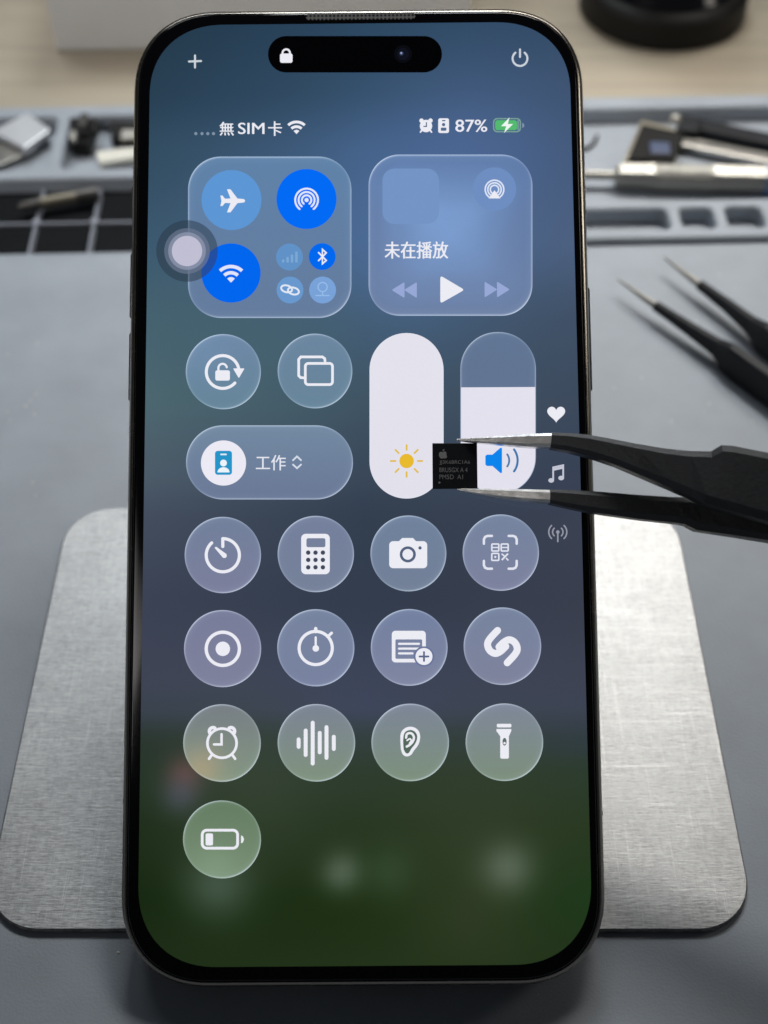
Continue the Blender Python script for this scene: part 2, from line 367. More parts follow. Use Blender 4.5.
# screwdriver
sd = thing('screwdriver', 'silver screwdriver with knurled grip lying in the tool tray', 'screwdriver')
rs = .034
def on(px, py, r): return G(px, py, FLZ + rs)
A = on(560, 174, 0); Bp = on(960, 185, 0)
def at(px): 
    t = (px - 560) / 400.0; q = A.lerp(Bp, t); return q
tube('shaft', [(at(575), .012), (at(616), .012)], M['chrome'], sd, 16)
tube('ferrule', [(at(616), .024), (at(619), .031), (at(654), .034)], M['chrome'], sd, 6, smooth=False, phase=math.radians(-13))
tube('grip', [(at(654), .0335), (at(657), .033), (at(709), .033), (at(713), .0335)], M['knurl'], sd, 24)
tube('handle', [(at(713), .034), (at(766), .034)], M['chrome'], sd, 6, smooth=False, phase=math.radians(-13))
tube('band', [(at(766), .035), (at(786), .035)], M['blue'], sd, 24)
tube('cap', [(at(786), .034), (at(850), .034), (at(858), .026)], M['chrome'], sd, 24)
# silver shield on a dark board
lb = thing('circuit_board', 'dark flat circuit board with a bright tin shield in the left tray', 'circuit board')
slab('board', quadg([(-70, 176), (-30, 186), (50, 143), (40, 128)], FLZ), FLZ + .001, FLZ + .016, M['board'], lb, .002)
slab('shield', quadg([(-8, 131), (24, 148), (51, 129), (27, 112)], FLZ + .046), FLZ + .0225, FLZ + .046, M['silver'], lb, .004)
slab('flex_strip', quadg([(-60, 166), (-36, 178), (36, 150), (14, 138)], FLZ + .022), FLZ + .0165, FLZ + .022, M['grey_steel'], lb, .002)
# black connector cluster
cc = thing('speaker_part', 'small jagged black salvaged part with metal contacts in the left tray', 'spare part')
slab('body', quadg([(73, 156), (91, 158), (99, 133), (72, 132)], FLZ), FLZ + .001, FLZ + .045, M['black'], cc, .004)
slab('lug', quadg([(80, 136), (88, 136), (90, 124), (83, 124)], FLZ + .05), FLZ + .0455, FLZ + .085, M['dark_steel'], cc, .004)
slab('lug', quadg([(92, 140), (99, 139), (100, 128), (93, 128)], FLZ + .04), FLZ + .0455, FLZ + .065, M['black'], cc, .004)
slab('contact', quadg([(70, 142), (76, 143), (77, 134), (71, 133)], FLZ + .05), FLZ + .0455, FLZ + .060, M['chrome'], cc, .003)
# black chip beside it
kc = thing('shielded_connector', 'small black block with a bright metal top beside the white toothed strip', 'spare part')
slab('body', quadg([(113, 148), (150, 146), (150, 132), (112, 131)], FLZ), FLZ + .001, FLZ + .03, M['black'], kc, .003)
slab('metal_top', quadg([(121, 142), (146, 140), (146, 133), (122, 133)], FLZ + .03), FLZ + .0305, FLZ + .042, M['chrome'], kc, .003)
# white toothed strip
ts = thing('toothed_strip', 'ivory plastic connector strip with a row of teeth in the left tray', 'connector')
slab('strip', quadg([(101, 169), (175, 157), (173, 149), (97, 158)], FLZ), FLZ + .001, FLZ + .020, M['ivory'], ts, .002)
for k in range(11):
    x = 101 + k * 6.5; y = 160.5 - k * .95
    slab('tooth', quadg([(x, y + 4), (x + 3.4, y + 3.5), (x + 3.2, y - 3), (x - .2, y - 2.5)], FLZ + .03), FLZ + .0205, FLZ + .034, M['ivory'], ts)
# driver bit across the screw cells
zb = FL + .033
db = thing('driver_bit', 'short worn metal driver bit lying across the black screw cells', 'driver bit')
e0, e1 = G(18, 207, zb), G(99, 193, zb)
L = lambda t: e0.lerp(e1, t)
tube('bit_tip', [(L(0), .006), (L(.06), .012), (L(.28), .014)], M['dark_steel'], db, 16)
tube('bit_body', [(L(.28), .0145), (L(.72), .0145)], M['worn'], db, 20)
tube('bit_knurl', [(L(.72), .017), (L(.99), .017), (L(1), .013)], M['dark_steel'], db, 20)
# tiny dark wire by the phone
wv = thing('wire_offcut', 'tiny curved dark wire offcut in the tool tray beside the phone', 'wire')
pts = [G(x, y, FLZ + .006) for x, y in ((578, 150), (588, 148), (594, 143), (597, 136))]
loops = []
for i, p in enumerate(pts):
    dd = (pts[min(i + 1, 3)] - pts[max(i - 1, 0)]).normalized(); u = dd.cross(Vector((0, 0, 1))).normalized(); v = u.cross(dd)
    loops.append([p + (u * math.cos(k * math.pi / 4) + v * math.sin(k * math.pi / 4)) * .005 for k in range(8)])
mesh('wire', *loft(loops), M['black'], wv, smooth=True)
# ---- specks of dust on the mat
dv, df = [], []
rd_ = random.Random(11)
for _ in range(46):
    px, py = rd_.uniform(0, 768), rd_.uniform(255, 1023)
    if 0 < px < 765 and 495 < py < 945: px, py = (rd_.uniform(0, 40), rd_.uniform(300, 500)) if px < 400 else (rd_.uniform(610, 768), rd_.uniform(260, 480))
    g_ = G(px, py, 0); r_ = rd_.uniform(.0012, .0032); o = len(dv); a = rd_.uniform(0, 3)
    for k in range(5): dv.append((g_.x + r_ * math.cos(a + k * 1.257) * rd_.uniform(.6, 1.3), g_.y + r_ * math.sin(a + k * 1.257), .0006))
    dv.append((g_.x, g_.y, .0006 + r_ * .6)); df += [(o + k, o + (k + 1) % 5, o + 5) for k in range(5)]
du = mesh('dust', dv, df, M['ivory']); du['kind'] = 'stuff'; du['label'] = 'tiny pale specks of dust scattered on the grey mat'; du['category'] = 'dust'
# ---- tweezers lying on the mat
def strip_arm(name, spine, m, parent):            # spine: (ground point, horizontal thickness, height, centre height)
    loops = []
    for i, (p, t, h_, zc) in enumerate(spine):
        q0 = spine[max(i - 1, 0)][0]; q1 = spine[min(i + 1, len(spine) - 1)][0]
        dd = (q1 - q0); dd.z = 0; dd.normalize(); s = Vector((-dd.y, dd.x, 0)); c = min(t, h_) * .25
        o = Vector((p.x, p.y, zc)); z = Vector((0, 0, 1))
        loops.append([o + s * x + z * y for x, y in ((t / 2, h_ / 2 - c), (t / 2 - c, h_ / 2), (-t / 2 + c, h_ / 2), (-t / 2, h_ / 2 - c),
                                                      (-t / 2, -h_ / 2 + c), (-t / 2 + c, -h_ / 2), (t / 2 - c, -h_ / 2), (t / 2, -h_ / 2 + c))])
    return mesh(name, *loft(loops), m, parent, smooth=False)
tb = thing('tweezers', 'black tweezers with bare steel tips lying open on the grey mat', 'tweezers')
ZC = .038
def arm_b(pts):
    tip = [(G(*pts[0], ZC), .003, .004, ZC), (G(*pts[1], ZC), .012, .012, ZC), (G(*pts[2], ZC), .017, .018, ZC)]
    body = [(G(*pts[2], ZC), .021, .022, ZC), (G(*pts[3], ZC), .026, .030, ZC), (G(*pts[4], ZC), .032, .042, ZC), (G(*pts[5], ZC), .038, .068, ZC), (G(*pts[6], ZC), .040, .074, ZC), (G(*pts[7], ZC), .030, .066, ZC)]
    a = strip_arm('arm', body, M['dark_coat'], tb); strip_arm('tip', tip, M['grey_steel'], a)
arm_b([(618, 279), (640, 295), (656, 306), (690, 329), (718, 348), (730, 358), (800, 410), (1010, 560)])
arm_b([(664, 257), (684, 273), (700, 285), (728, 306), (752, 326), (764, 337), (850, 412), (1020, 550)])
strip_arm('butt', [(G(985, 528, ZC), .10, .07, ZC), (G(1040, 575, ZC), .07, .07, ZC)], M['black_coat'], tb)
# ================================================================== phone stand (only its base plate shows)
PT = 0.013
st = thing('phone_stand', 'brushed steel stand whose rounded rectangular base plate shows either side of the phone', 'phone stand')
fl, fr, bl_, br_ = G(-19, 931, PT), G(758, 929, PT), G(68, 508, PT), G(674, 507, PT)
cxp = (fl.x + fr.x + bl_.x + br_.x) / 4; wpl = ((fr.x - fl.x) + (br_.x - bl_.x)) / 2
y0_, y1_ = (fl.y + fr.y) / 2, (bl_.y + br_.y) / 2
hp = y1_ - y0_; cyp = (y0_ + y1_) / 2
bpl = mesh('base_plate', *loft([rr(wpl - .004, hp - .004, .088, .001, cx=cxp, cy=cyp, e=2.0), rr(wpl, hp, .09, .003, cx=cxp, cy=cyp, e=2.0), rr(wpl, hp, .09, PT - .0025, cx=cxp, cy=cyp, e=2.0), rr(wpl - .005, hp - .005, .0875, PT, cx=cxp, cy=cyp, e=2.0)]), M['plate'], st)
Pb = PH_O + ay * .05 - az * (T / 2 + .004)
Pd = PH_O + ay * .40 - az * (T / 2 + .004)
yb_ = y1_ - .12
X0, X1 = PH_O.x - .15, PH_O.x + .15
th = az * -.018
hexa('prop_arm', [Vector((X0, yb_, PT + .001)), Vector((X1, yb_, PT + .001)), Vector((X1, yb_ + .022, PT + .001)), Vector((X0, yb_ + .022, PT + .001)),
                  Vector((X0, Pb.y + .06, Pb.z + .02)), Vector((X1, Pb.y + .06, Pb.z + .02)), Vector((X1, Pb.y + .082, Pb.z + .02)), Vector((X0, Pb.y + .082, Pb.z + .02))], M['plate'], st, .003)
hexa('rest_plate', [Vector((X0, Pb.y, Pb.z)), Vector((X1, Pb.y, Pb.z)), Vector((X1, Pd.y, Pd.z)), Vector((X0, Pd.y, Pd.z)),
                    Vector((X0, Pb.y, Pb.z)) + th, Vector((X1, Pb.y, Pb.z)) + th, Vector((X1, Pd.y, Pd.z)) + th, Vector((X0, Pd.y, Pd.z)) + th], M['plate'], st, .003)
# ================================================================== the phone
ph = thing('smartphone', 'black smartphone propped upright with its screen lit on a control panel', 'smartphone', matrix=PH_M)
RC = 0.135
fr_ = [(-.041, .022), (-.0375, .010), (-.030, .0035), (-.018, .0005), (.008, .0), (.020, .0008), (.028, .0028), (.0335, .0060), (.0362, .0092), (.0368, .0108), (.0360, .0118), (.0290, .0122)]
mesh('frame', *loft([rr(W - 2 * i, H - 2 * i, RC - i, z, 18) for z, i in fr_]), M['titan'], ph, smooth=True)
gl = [(.030, .0126), (.0372, .0126), (.0398, .0134), (.0412, .0150), (.0418, .0172)]
mesh('front_glass', *loft([rr(W - 2 * i, H - 2 * i, RC - i, z, 18) for z, i in gl]), M['bezel'], ph, smooth=True)
mesh('back_glass', *loft([rr(W - 2 * i, H - 2 * i, RC - i, z, 18) for z, i in ((-.0405, .021), (-.0425, .023))]), M['back'], ph)
def on_side(name, x, y0, y1, side, m):          # a button on the long side of the frame
    a, b = S(x, y0, .0).y, S(x, y1, .0).y; hw = .012; dx = .0032; sx = side * W / 2
    lo = [[Vector((sx + side * k, yy, zz)) for yy, zz in ((a - e, hw - e), (a - e, -hw + e), (b + e, -hw + e), (b + e, hw - e))] for k, e in ((-.004, 0), (dx - .0015, 0), (dx, .002))]
    return mesh(name, *loft(lo), m, ph)
on_side('volume_button', 128, 256, 320, -1, M['titan2']); on_side('volume_button', 128, 335, 402, -1, M['titan2'])
on_side('action_button', 130, 190, 222, -1, M['titan2'])
on_side('power_button', 588, 290, 392, 1, M['titan2'])
for x, y, s in ((134, 212, -1), (586, 215, 1), (600, 812, 1), (125, 800, -1)):      # antenna lines across the frame
    yy = S(x, y, 0).y; sx = s * (W / 2)
    hexa('antenna_line', [Vector((sx - s * .002, yy - .003, -.015)), Vector((sx + s * .0006, yy - .003, -.015)), Vector((sx + s * .0006, yy + .003, -.015)), Vector((sx - s * .002, yy + .003, -.015)),
         Vector((sx - s * .002, yy - .003, .015)), Vector((sx + s * .0006, yy - .003, .015)), Vector((sx + s * .0006, yy + .003, .015)), Vector((sx - s * .002, yy + .003, .015))], M['black'], ph)
ge = [S(306, 14, .0422), S(415, 12.5, .0422)]
cxg, cyg = (ge[0].x + ge[1].x) / 2, H / 2 - .0205
mesh('earpiece_grille', *loft([rr(ge[1].x - ge[0].x, .0105, .005, z, 6, cxg, cyg) for z in (.0375, .0424)]), M['grille'], ph)
# ---- the lit screen
ZD = .0424
sl = (S(147, 100, ZD).x + S(141, 900, ZD).x) / 2; sr = (S(571, 100, ZD).x + S(591, 900, ZD).x) / 2
s_t = S(360, 23.5, ZD).y; s_b = S(360, 966, ZD).y
SW, SH = sr - sl, s_t - s_b; SX, SY = (sl + sr) / 2, (s_t + s_b) / 2
RS = .118
ROWS = [(20, (34, 56, 74), (42, 70, 96), (52, 76, 104)), (90, (39, 63, 83), (50, 78, 105), (61, 83, 113)), (150, (49, 76, 97), (64, 93, 130), (67, 89, 123)),
 (240, (58, 88, 112), (70, 98, 134), (75, 95, 127)), (320, (68, 98, 112), (63, 86, 105), (63, 80, 103)), (400, (75, 103, 112), (62, 82, 97), (60, 74, 94)),
 (470, (76, 92, 106), (57, 72, 90), (56, 66, 86)), (520, (66, 76, 94), (50, 62, 79), (58, 65, 82)), (600, (58, 66, 84), (50, 60, 77), (57, 62, 78)),
 (680, (63, 68, 85), (60, 68, 91), (62, 67, 84)), (708, (58, 66, 80), (62, 70, 95), (60, 67, 84)), (742, (40, 53, 45), (48, 62, 62), (48, 60, 66)),
 (775, (36, 52, 38), (42, 58, 44), (42, 59, 44)), (830, (28, 45, 24), (34, 52, 27), (38, 56, 30)), (900, (22, 40, 15), (27, 46, 17), (28, 55, 24)), (975, (30, 46, 22), (34, 50, 24), (34, 51, 25))]
SPOTS = [((505, 868), 18, (112, 130, 114), 1.0), ((342, 872), 14, (90, 108, 90), .85), ((390, 872), 18, (60, 90, 60), .5), ((186, 775), 13, (128, 78, 80), .75), ((181, 795), 13, (88, 90, 118), .6),
 ((218, 884), 24, (75, 95, 80), .8), ((470, 150), 60, (80, 108, 160), .5), ((400, 240), 70, (76, 112, 165), .6), ((260, 330), 60, (70, 104, 118), .4), ((470, 820), 70, (56, 66, 46), .5), ((470, 915), 40, (56, 62, 40), .5), ((250, 790), 60, (64, 76, 60), .5)]
def grey(c, k):
    l = .30 * c[0] + .56 * c[1] + .14 * c[2]; return [l + (v - l) * k for v in c]
def bgcol(px, py):
    k = 0
    while k < len(ROWS) - 2 and py > ROWS[k + 1][0]: k += 1
    r0, r1 = ROWS[k], ROWS[k + 1]
    t = min(1, max(0, (py - r0[0]) / (r1[0] - r0[0]))); t = t * t * (3 - 2 * t) * .5 + t * .5
    u = min(1, max(0, (px - 145) / 440.0))
    def pick(r):
        if u < .5: w = u * 2; a, b = r[1], r[2]
        else: w = u * 2 - 1; a, b = r[2], r[3]
        return [x + (y - x) * w for x, y in zip(a, b)]
    c = [x + (y - x) * t for x, y in zip(pick(r0), pick(r1))]
    for (cx, cy), s, col, w in SPOTS:
        g = w * math.exp(-((px - cx) ** 2 + (py - cy) ** 2) / (2.0 * s * s))
        if g > .003: c = [x + (y - x) * g for x, y in zip(c, col)]
    return grey(c, .95)
def topix(x, y, z):
    q = PH_M @ Vector((x, y, z)) - CAM; d = q.dot(FWD)
    return 384 + F * q.dot(RIGHT) / d, 512 - F * q.dot(UP) / d
def setglow(me, cols):
    at_ = me.color_attributes.new('glow', 'FLOAT_COLOR', 'POINT')
    flat = []
    for c in cols: flat += [*lin(c), c[3] if len(c) > 3 else 1.0]
    at_.data.foreach_set('color', flat)
def build_display():
    ys = []
    n = 24
    for i in range(n): ys.append(SY - SH / 2 + RS * (1 - math.cos(math.pi / 2 * i / n)))
    m_ = 110
    for i in range(m_ + 1): ys.append(SY - SH / 2 + RS + (SH - 2 * RS) * i / m_)
    for i in range(n - 1, -1, -1): ys.append(SY + SH / 2 - RS * (1 - math.cos(math.pi / 2 * i / n)))
    vs_, cols, fs = [], [], []; nx = 60; e = 2.25
    for y in ys:
        dy = max(0, abs(y - SY) - (SH / 2 - RS)) / RS
        hw = SW / 2 - RS + RS * max(0.0, 1 - min(1, dy) ** e) ** (1 / e)
        for i in range(nx + 1):
            x = SX - hw + 2 * hw * i / nx
            vs_.append((x, y, ZD)); cols.append(bgcol(*topix(x, y, ZD)))
    for j in range(len(ys) - 1):
        for i in range(nx): a = j * (nx + 1) + i; fs.append((a, a + 1, a + nx + 2, a + nx + 1))
    me = bpy.data.meshes.new('display'); me.from_pydata(vs_, [], fs); setglow(me, cols)
    return link('display', me, M['screen'], ph)
build_display()
# ---- flat print of the screen: shapes given in picture points, laid on the screen's own plane
class Flat:
    def __init__(s, z): s.z = z; s.v = []; s.c = []; s.f = []; s.k = 0
    def put(s, pts, faces, cols):
        o = len(s.v); s.k += 1
        s.v += [S(x, y, s.z + s.k * .00003) for x, y in pts]
        s.c += cols if isinstance(cols, list) else [cols] * len(pts)
        s.f += [tuple(o + i for i in f) for f in faces]
        return s
    def poly(s, pts, col, holes=()):
        allp = [list(pts)] + [list(h) for h in holes]
        tris = tessellate_polygon([[Vector((x, y, 0)) for x, y in l] for l in allp])
        return s.put([p for l in allp for p in l], tris, col)
    def disc(s, c, r, col, n=40, ry=None):
        return s.poly([(c[0] + r * math.cos(2 * math.pi * i / n), c[1] + (ry or r) * math.sin(2 * math.pi * i / n)) for i in range(n)], col)
    def rrect(s, x0, y0, x1, y1, r, col, holes=()): return s.poly(rrpts(x0, y0, x1, y1, r), col, holes)
    def stroke(s, pts, w, col, closed=False, caps=True):
        n = len(pts); L_, R_2 = [], []
        for i in range(n):
            a = pts[(i - 1) % n] if closed or i > 0 else None; b = pts[(i + 1) % n] if closed or i < n - 1 else None; p = pts[i]
            def nv(p, q):
                d = math.hypot(q[0] - p[0], q[1] - p[1]) or 1e-6; return (-(q[1] - p[1]) / d, (q[0] - p[0]) / d)
            if a is None: nx, ny = nv(p, b); m_ = 1
            elif b is None: nx, ny = nv(a, p); m_ = 1
            else:
                n1, n2 = nv(a, p), nv(p, b); nx, ny = n1[0] + n2[0], n1[1] + n2[1]; l = math.hypot(nx, ny) or 1e-6; nx /= l; ny /= l
                m_ = 1 / max(.45, nx * n1[0] + ny * n1[1])
            L_.append((p[0] + nx * w / 2 * m_, p[1] + ny * w / 2 * m_)); R_2.append((p[0] - nx * w / 2 * m_, p[1] - ny * w / 2 * m_))
        fs = [(i, i + 1, n + i + 1, n + i) for i in range(n - 1)]
        if closed: fs.append((n - 1, 0, n, 2 * n - 1))
        s.put(L_ + R_2, fs, col)
        if caps and not closed and w > 1.2:
            for p, q in ((pts[0], pts[1]), (pts[-1], pts[-2])):
                a0_ = math.atan2(p[1] - q[1], p[0] - q[0])
                s.poly([(p[0] + w / 2 * math.cos(a0_ + math.pi * (i / 10 - .5)), p[1] + w / 2 * math.sin(a0_ + math.pi * (i / 10 - .5))) for i in range(11)], col)
        return s
    def arc(s, c, r, w, col, a0_, a1_, n=40, caps=True, ry=None):
        ry = ry or r
        pts = [(c[0] + r * math.cos(math.radians(a0_ + (a1_ - a0_) * i / n)), c[1] + ry * math.sin(math.radians(a0_ + (a1_ - a0_) * i / n))) for i in range(n + 1)]
        return s.stroke(pts, w, col, caps=caps)
    def ring(s, c, r, w, col, n=48, ry=None, rot=0):
        ry = ry or r; cr, sr_ = math.cos(rot), math.sin(rot)
        pts = []
        for i in range(n):
            x, y = r * math.cos(2 * math.pi * i / n), ry * math.sin(2 * math.pi * i / n); pts.append((c[0] + x * cr - y * sr_, c[1] + x * sr_ + y * cr))
        return s.stroke(pts, w, col, closed=True)
    def build(s, name, parent, m='screen'):
        me = bpy.data.meshes.new(name); me.from_pydata([tuple(v) for v in s.v], [], s.f); setglow(me, s.c)
        return link(name, me, M[m], parent)
def rrpts(x0, y0, x1, y1, r, n=10):
    pts = []
    for cx, cy, a in ((x1 - r, y1 - r, 0), (x0 + r, y1 - r, 90), (x0 + r, y0 + r, 180), (x1 - r, y0 + r, 270)):
        for i in range(n + 1):
            t = math.radians(a + 90 * i / n); pts.append((cx + r * math.cos(t), cy + r * math.sin(t)))
    return pts
def mix(a, b, t): return tuple(x + (y - x) * t for x, y in zip(a, b))
Z1, Z2, Z3, Z4 = ZD + .0006, ZD + .0014, ZD + .0022, ZD + .0030
def tile(name, outline, ctop, cbot, parent=ph, rim=.55, z=Z1, rimw=1.5, spot=None):    # a glassy tile: concentric loops, lit along its edge
    xs_ = [p[0] for p in outline]; ys_ = [p[1] for p in outline]; cx, cy = (min(xs_) + max(xs_)) / 2, (min(ys_) + max(ys_)) / 2
    hw, hh_ = (max(xs_) - min(xs_)) / 2, (max(ys_) - min(ys_)) / 2; n = len(outline)
    def colr(x, y): 
        t = min(1, max(0, (y - (cy - hh_)) / (2 * hh_))); c = grey(mix(ctop, cbot, t), .88)
        if spot:
            g = spot[2] * math.exp(-((x - spot[0][0]) ** 2 + (y - spot[0][1]) ** 2) / (2 * spot[1] ** 2)); c = mix(c, spot[3], g)
        return c
    v, c, f = [], [], []
    # inward offset of the outline
    nrm_ = []
    for i in range(n):
        a, b = outline[i - 1], outline[(i + 1) % n]; d = math.hypot(b[0] - a[0], b[1] - a[1]) or 1; nrm_.append(((b[1] - a[1]) / d, -(b[0] - a[0]) / d))
    def off(i, k): return outline[i][0] - nrm_[i][0] * k, outline[i][1] - nrm_[i][1] * k
    def rimb(i):
        k_ = 1.35
        a = math.atan2(-nrm_[i][1], nrm_[i][0]); return (.25 + .75 * abs(math.cos(a - math.radians(128))) ** 1.6) * min(.95, rim * k_)
    for k, g in ((0, .6), (rimw * .35, 1.0), (rimw * .75, .35), (rimw * 1.6, 0.06), (rimw * 5, 0.0)):
        for i in range(n):
            p = off(i, k); v.append(p); c.append(mix(colr(*p), (225, 238, 255), rimb(i) * g))
    base_ = 4 * n
    for s in (.66, .33):
        for i in range(n):
            p = off(i, rimw * 5); p = (cx + (p[0] - cx) * s, cy + (p[1] - cy) * s); v.append(p); c.append(colr(*p))
    v.append((cx, cy)); c.append(colr(cx, cy))
    for k in range(6):
        for i in range(n): j = (i + 1) % n; f.append((k * n + i, k * n + j, (k + 1) * n + j, (k + 1) * n + i))
    for i in range(n): f.append((6 * n + i, 6 * n + (i + 1) % n, 7 * n))
    fl_ = Flat(z); fl_.put(v, f, c)
    return fl_.build(name, parent)
def circ(cx, cy, r, n=72): return [(cx + r * math.cos(2 * math.pi * i / n), cy + r * math.sin(2 * math.pi * i / n)) for i in range(n)]
WH = (236, 236, 244)
def text(name, body, x0, x1, y0, y1, col, parent, z=Z2, bold=.3, m='screen'):      # bold: how far, in picture points, repeats of the letters are set apart
    cu = bpy.data.curves.new(name, 'FONT'); cu.body = body; cu.resolution_u = 4
    o = bpy.data.objects.new(name, cu); COL.objects.link(o)
    dg = bpy.context.evaluated_depsgraph_get(); me0 = bpy.data.meshes.new_from_object(o.evaluated_get(dg))
    bpy.data.objects.remove(o); bpy.data.curves.remove(cu)
    co = [(v.co.x, v.co.y) for v in me0.vertices]; fs = [tuple(p.vertices) for p in me0.polygons]
    X = [p[0] for p in co]; Y = [p[1] for p in co]; a, b, c, d_ = min(X), max(X), min(Y), max(Y)
    vs_, ff = [], []
    for k, (dx, dy) in enumerate(((-bold, 0), (bold, 0), (0, bold * .5)) if bold else ((0, 0),)):
        o_ = len(vs_)
        for x, y in co: vs_.append(S(x0 + bold + (x - a) / (b - a) * (x1 - x0 - 2 * bold) + dx, y1 - (y - c) / (d_ - c) * (y1 - y0) + dy, z + k * .00004))
        ff += [tuple(o_ + i for i in f) for f in fs]
    me = bpy.data.meshes.new(name); me.from_pydata([tuple(v) for v in vs_], [], ff)
    if m == 'screen': setglow(me, [col] * len(vs_))
    return link(name, me, M[m], parent)
# ---- top row
Flat(Z1).stroke([(189, 61.5), (201, 61)], 2.0, (205, 212, 220)).stroke([(195, 55.5), (195, 67.5)], 2.0, (205, 212, 220)).build('plus_icon', ph)
Flat(Z1).arc((520, 58.5), 7.4, 2.0, (205, 212, 222), -52, 232).stroke([(520, 49.5), (520, 57)], 2.0, (205, 212, 222)).build('power_icon', ph)
isl = Flat(Z1).rrect(268, 36, 442, 72.5, 18.2, (1, 1, 2)).build('camera_cutout', ph)
Flat(Z2).disc((403, 54), 9, (8, 9, 15)).disc((403, 54), 6, (14, 16, 28)).disc((401.5, 53.5), 2.0, (50, 60, 88)).disc((401.2, 53), 1.0, (150, 160, 200)).build('front_camera', isl)  # small pale discs: lens glint painted in as glowing colour
Flat(Z2).rrect(280, 53.5, 292.5, 62.8, 2, WH).arc((286.2, 53), 3.7, 1.9, WH, 180, 360, caps=False).stroke([(282.5, 55), (282.5, 52.8)], 1.9, WH, caps=False).stroke([(289.9, 55), (289.9, 52.8)], 1.9, WH, caps=False).build('lock_icon', isl)
g = Flat(Z1)
for x in (195.8, 202, 207.8, 213.5): g.disc((x, 133.6), 1.6, (128, 146, 166), 14)
g.build('signal_dots', ph)
text('status_text', '無', 219.5, 234, 121.8, 135.5, WH, ph, Z1, .22)
text('status_text', 'SIM', 238, 264.5, 122.7, 134, WH, ph, Z1, .2)
text('status_text', '卡', 268, 282, 121.3, 135.8, WH, ph, Z1, .22)
def wifi(fl_, cx, by, R, col, w):
    fl_.arc((cx, by), R - w / 2, w, col, -133, -47, 24, caps=False).arc((cx, by), R * .65 - w / 2, w, col, -133, -47, 20, caps=False)
    r = R * .31; fl_.poly([(cx, by)] + [(cx + r * math.cos(math.radians(a)), by + r * math.sin(math.radians(a))) for a in range(-134, -45, 8)], col); return fl_
wifi(Flat(Z1), 296.5, 134, 13.4, WH, 2.7).build('wifi_icon', ph)
g = Flat(Z1); g.disc((426, 126), 6.2, WH, 24); g.disc((421.5, 120.6), 2.2, WH, 12).disc((430.5, 120.6), 2.2, WH, 12).stroke([(422, 130), (420.5, 132)], 1.6, WH).stroke([(430, 130), (431.5, 132)], 1.6, WH)
g.stroke([(426.4, 122.2), (426.4, 126.4), (423.4, 126.4)], 1.1, (70, 96, 130)); g.build('alarm_icon', ph)
g = Flat(Z1); g.rrect(438.2, 118.3, 449, 133, 2, WH).stroke([(442, 120.6), (445.4, 120.6)], 1.2, (80, 104, 140), caps=False).disc((443.6, 124.6), 1.7, (80, 104, 140), 12).rrect(440.8, 127.6, 446.4, 130.8, 1, (80, 104, 140)); g.build('badge_icon', ph)
text('status_text', '87%', 455.3, 487.3, 119.6, 131.8, WH, ph, Z1, .2)
g = Flat(Z1); g.rrect(493, 118, 521, 132.3, 4.2, (120, 160, 150), [rrpts(494.3, 119.3, 519.7, 131, 3.2)]).rrect(495.2, 120.2, 517, 130.1, 2.4, (84, 186, 112)).rrect(517.2, 120.2, 519, 130.1, .8, (120, 150, 160)).poly([(522.3, 122.6), (524.2, 124.2), (524.2, 126.6), (522.3, 128)], (130, 150, 175))
g.poly([(509.5, 117.5), (501, 126.2), (506.3, 126.2), (504, 133), (513, 124), (507.8, 124)], (240, 246, 244)); g.build('battery_icon', ph)
# ---- connectivity module
mA = tile('module_tile', rrpts(188, 156.5, 351.5, 318, 33, 14), (92, 131, 174), (98, 124, 162), rim=.55, rimw=1.7)
BL = (0, 106, 244)
def spot_disc(cx, cy, r, col, name): return Flat(Z2).disc((cx, cy), r, col, 56).build(name, mA)
def icon(fl_, name, parent): return fl_.build(name, parent)
spot_disc(231.5, 200, 30, (92, 150, 212), 'airplane_button'); spot_disc(306.5, 199, 30, BL, 'airdrop_button'); spot_disc(231, 273, 29.6, (0, 102, 238), 'wifi_button')
spot_disc(289.5, 257, 13.4, (96, 146, 200), 'cellular_button'); spot_disc(322.2, 256.6, 13.4, (0, 104, 238), 'bluetooth_button'); spot_disc(290, 290, 13.4, (104, 152, 206), 'hotspot_button'); spot_disc(322.6, 290, 13.4, (120, 162, 216), 'satellite_button')
icon(Flat(Z3).poly([(245.22, 200.8), (244.12, 202.42), (237.4, 203.14), (230.5, 212.32), (227.0, 212.32), (230.5, 203.14), (224.98, 202.87), (222.5, 206.02), (220.38, 206.02), (221.48, 200.8), (220.38, 195.58), (222.5, 195.58), (224.98, 198.73), (230.5, 198.46), (227.0, 189.28), (230.5, 189.28), (237.4, 198.46), (244.12, 199.18)], WH), 'airplane_icon', mA)
g = Flat(Z3)
for r in (11.4, 8.0, 4.7): g.arc((306.6, 200), r, 1.9, (225, 232, 250), 128, 412)
icon(g.disc((306.6, 200), 2.1, (225, 232, 250), 16), 'airdrop_icon', mA)
icon(wifi(Flat(Z3), 231, 282.6, 17.8, (225, 230, 248), 3.4), 'wifi_icon', mA)
g = Flat(Z3)
for k, h_ in enumerate((3, 5.5, 8, 11)): g.rrect(282 + k * 4.4, 262.5 - h_, 284.4 + k * 4.4, 262.5, .8, (124, 168, 212))
icon(g, 'signal_icon', mA)
icon(Flat(Z3).stroke([(318.6, 252.6), (326.2, 260.4), (322.4, 263.8), (322.4, 249.4), (326.2, 252.8), (318.6, 260.6)], 1.5, WH), 'bluetooth_icon', mA)
icon(Flat(Z3).ring((286.6, 288.8), 5.6, 1.8, (225, 232, 245), 24, 3.4, .25).ring((293.4, 291), 5.6, 1.8, (225, 232, 245), 24, 3.4, .25), 'link_icon', mA)
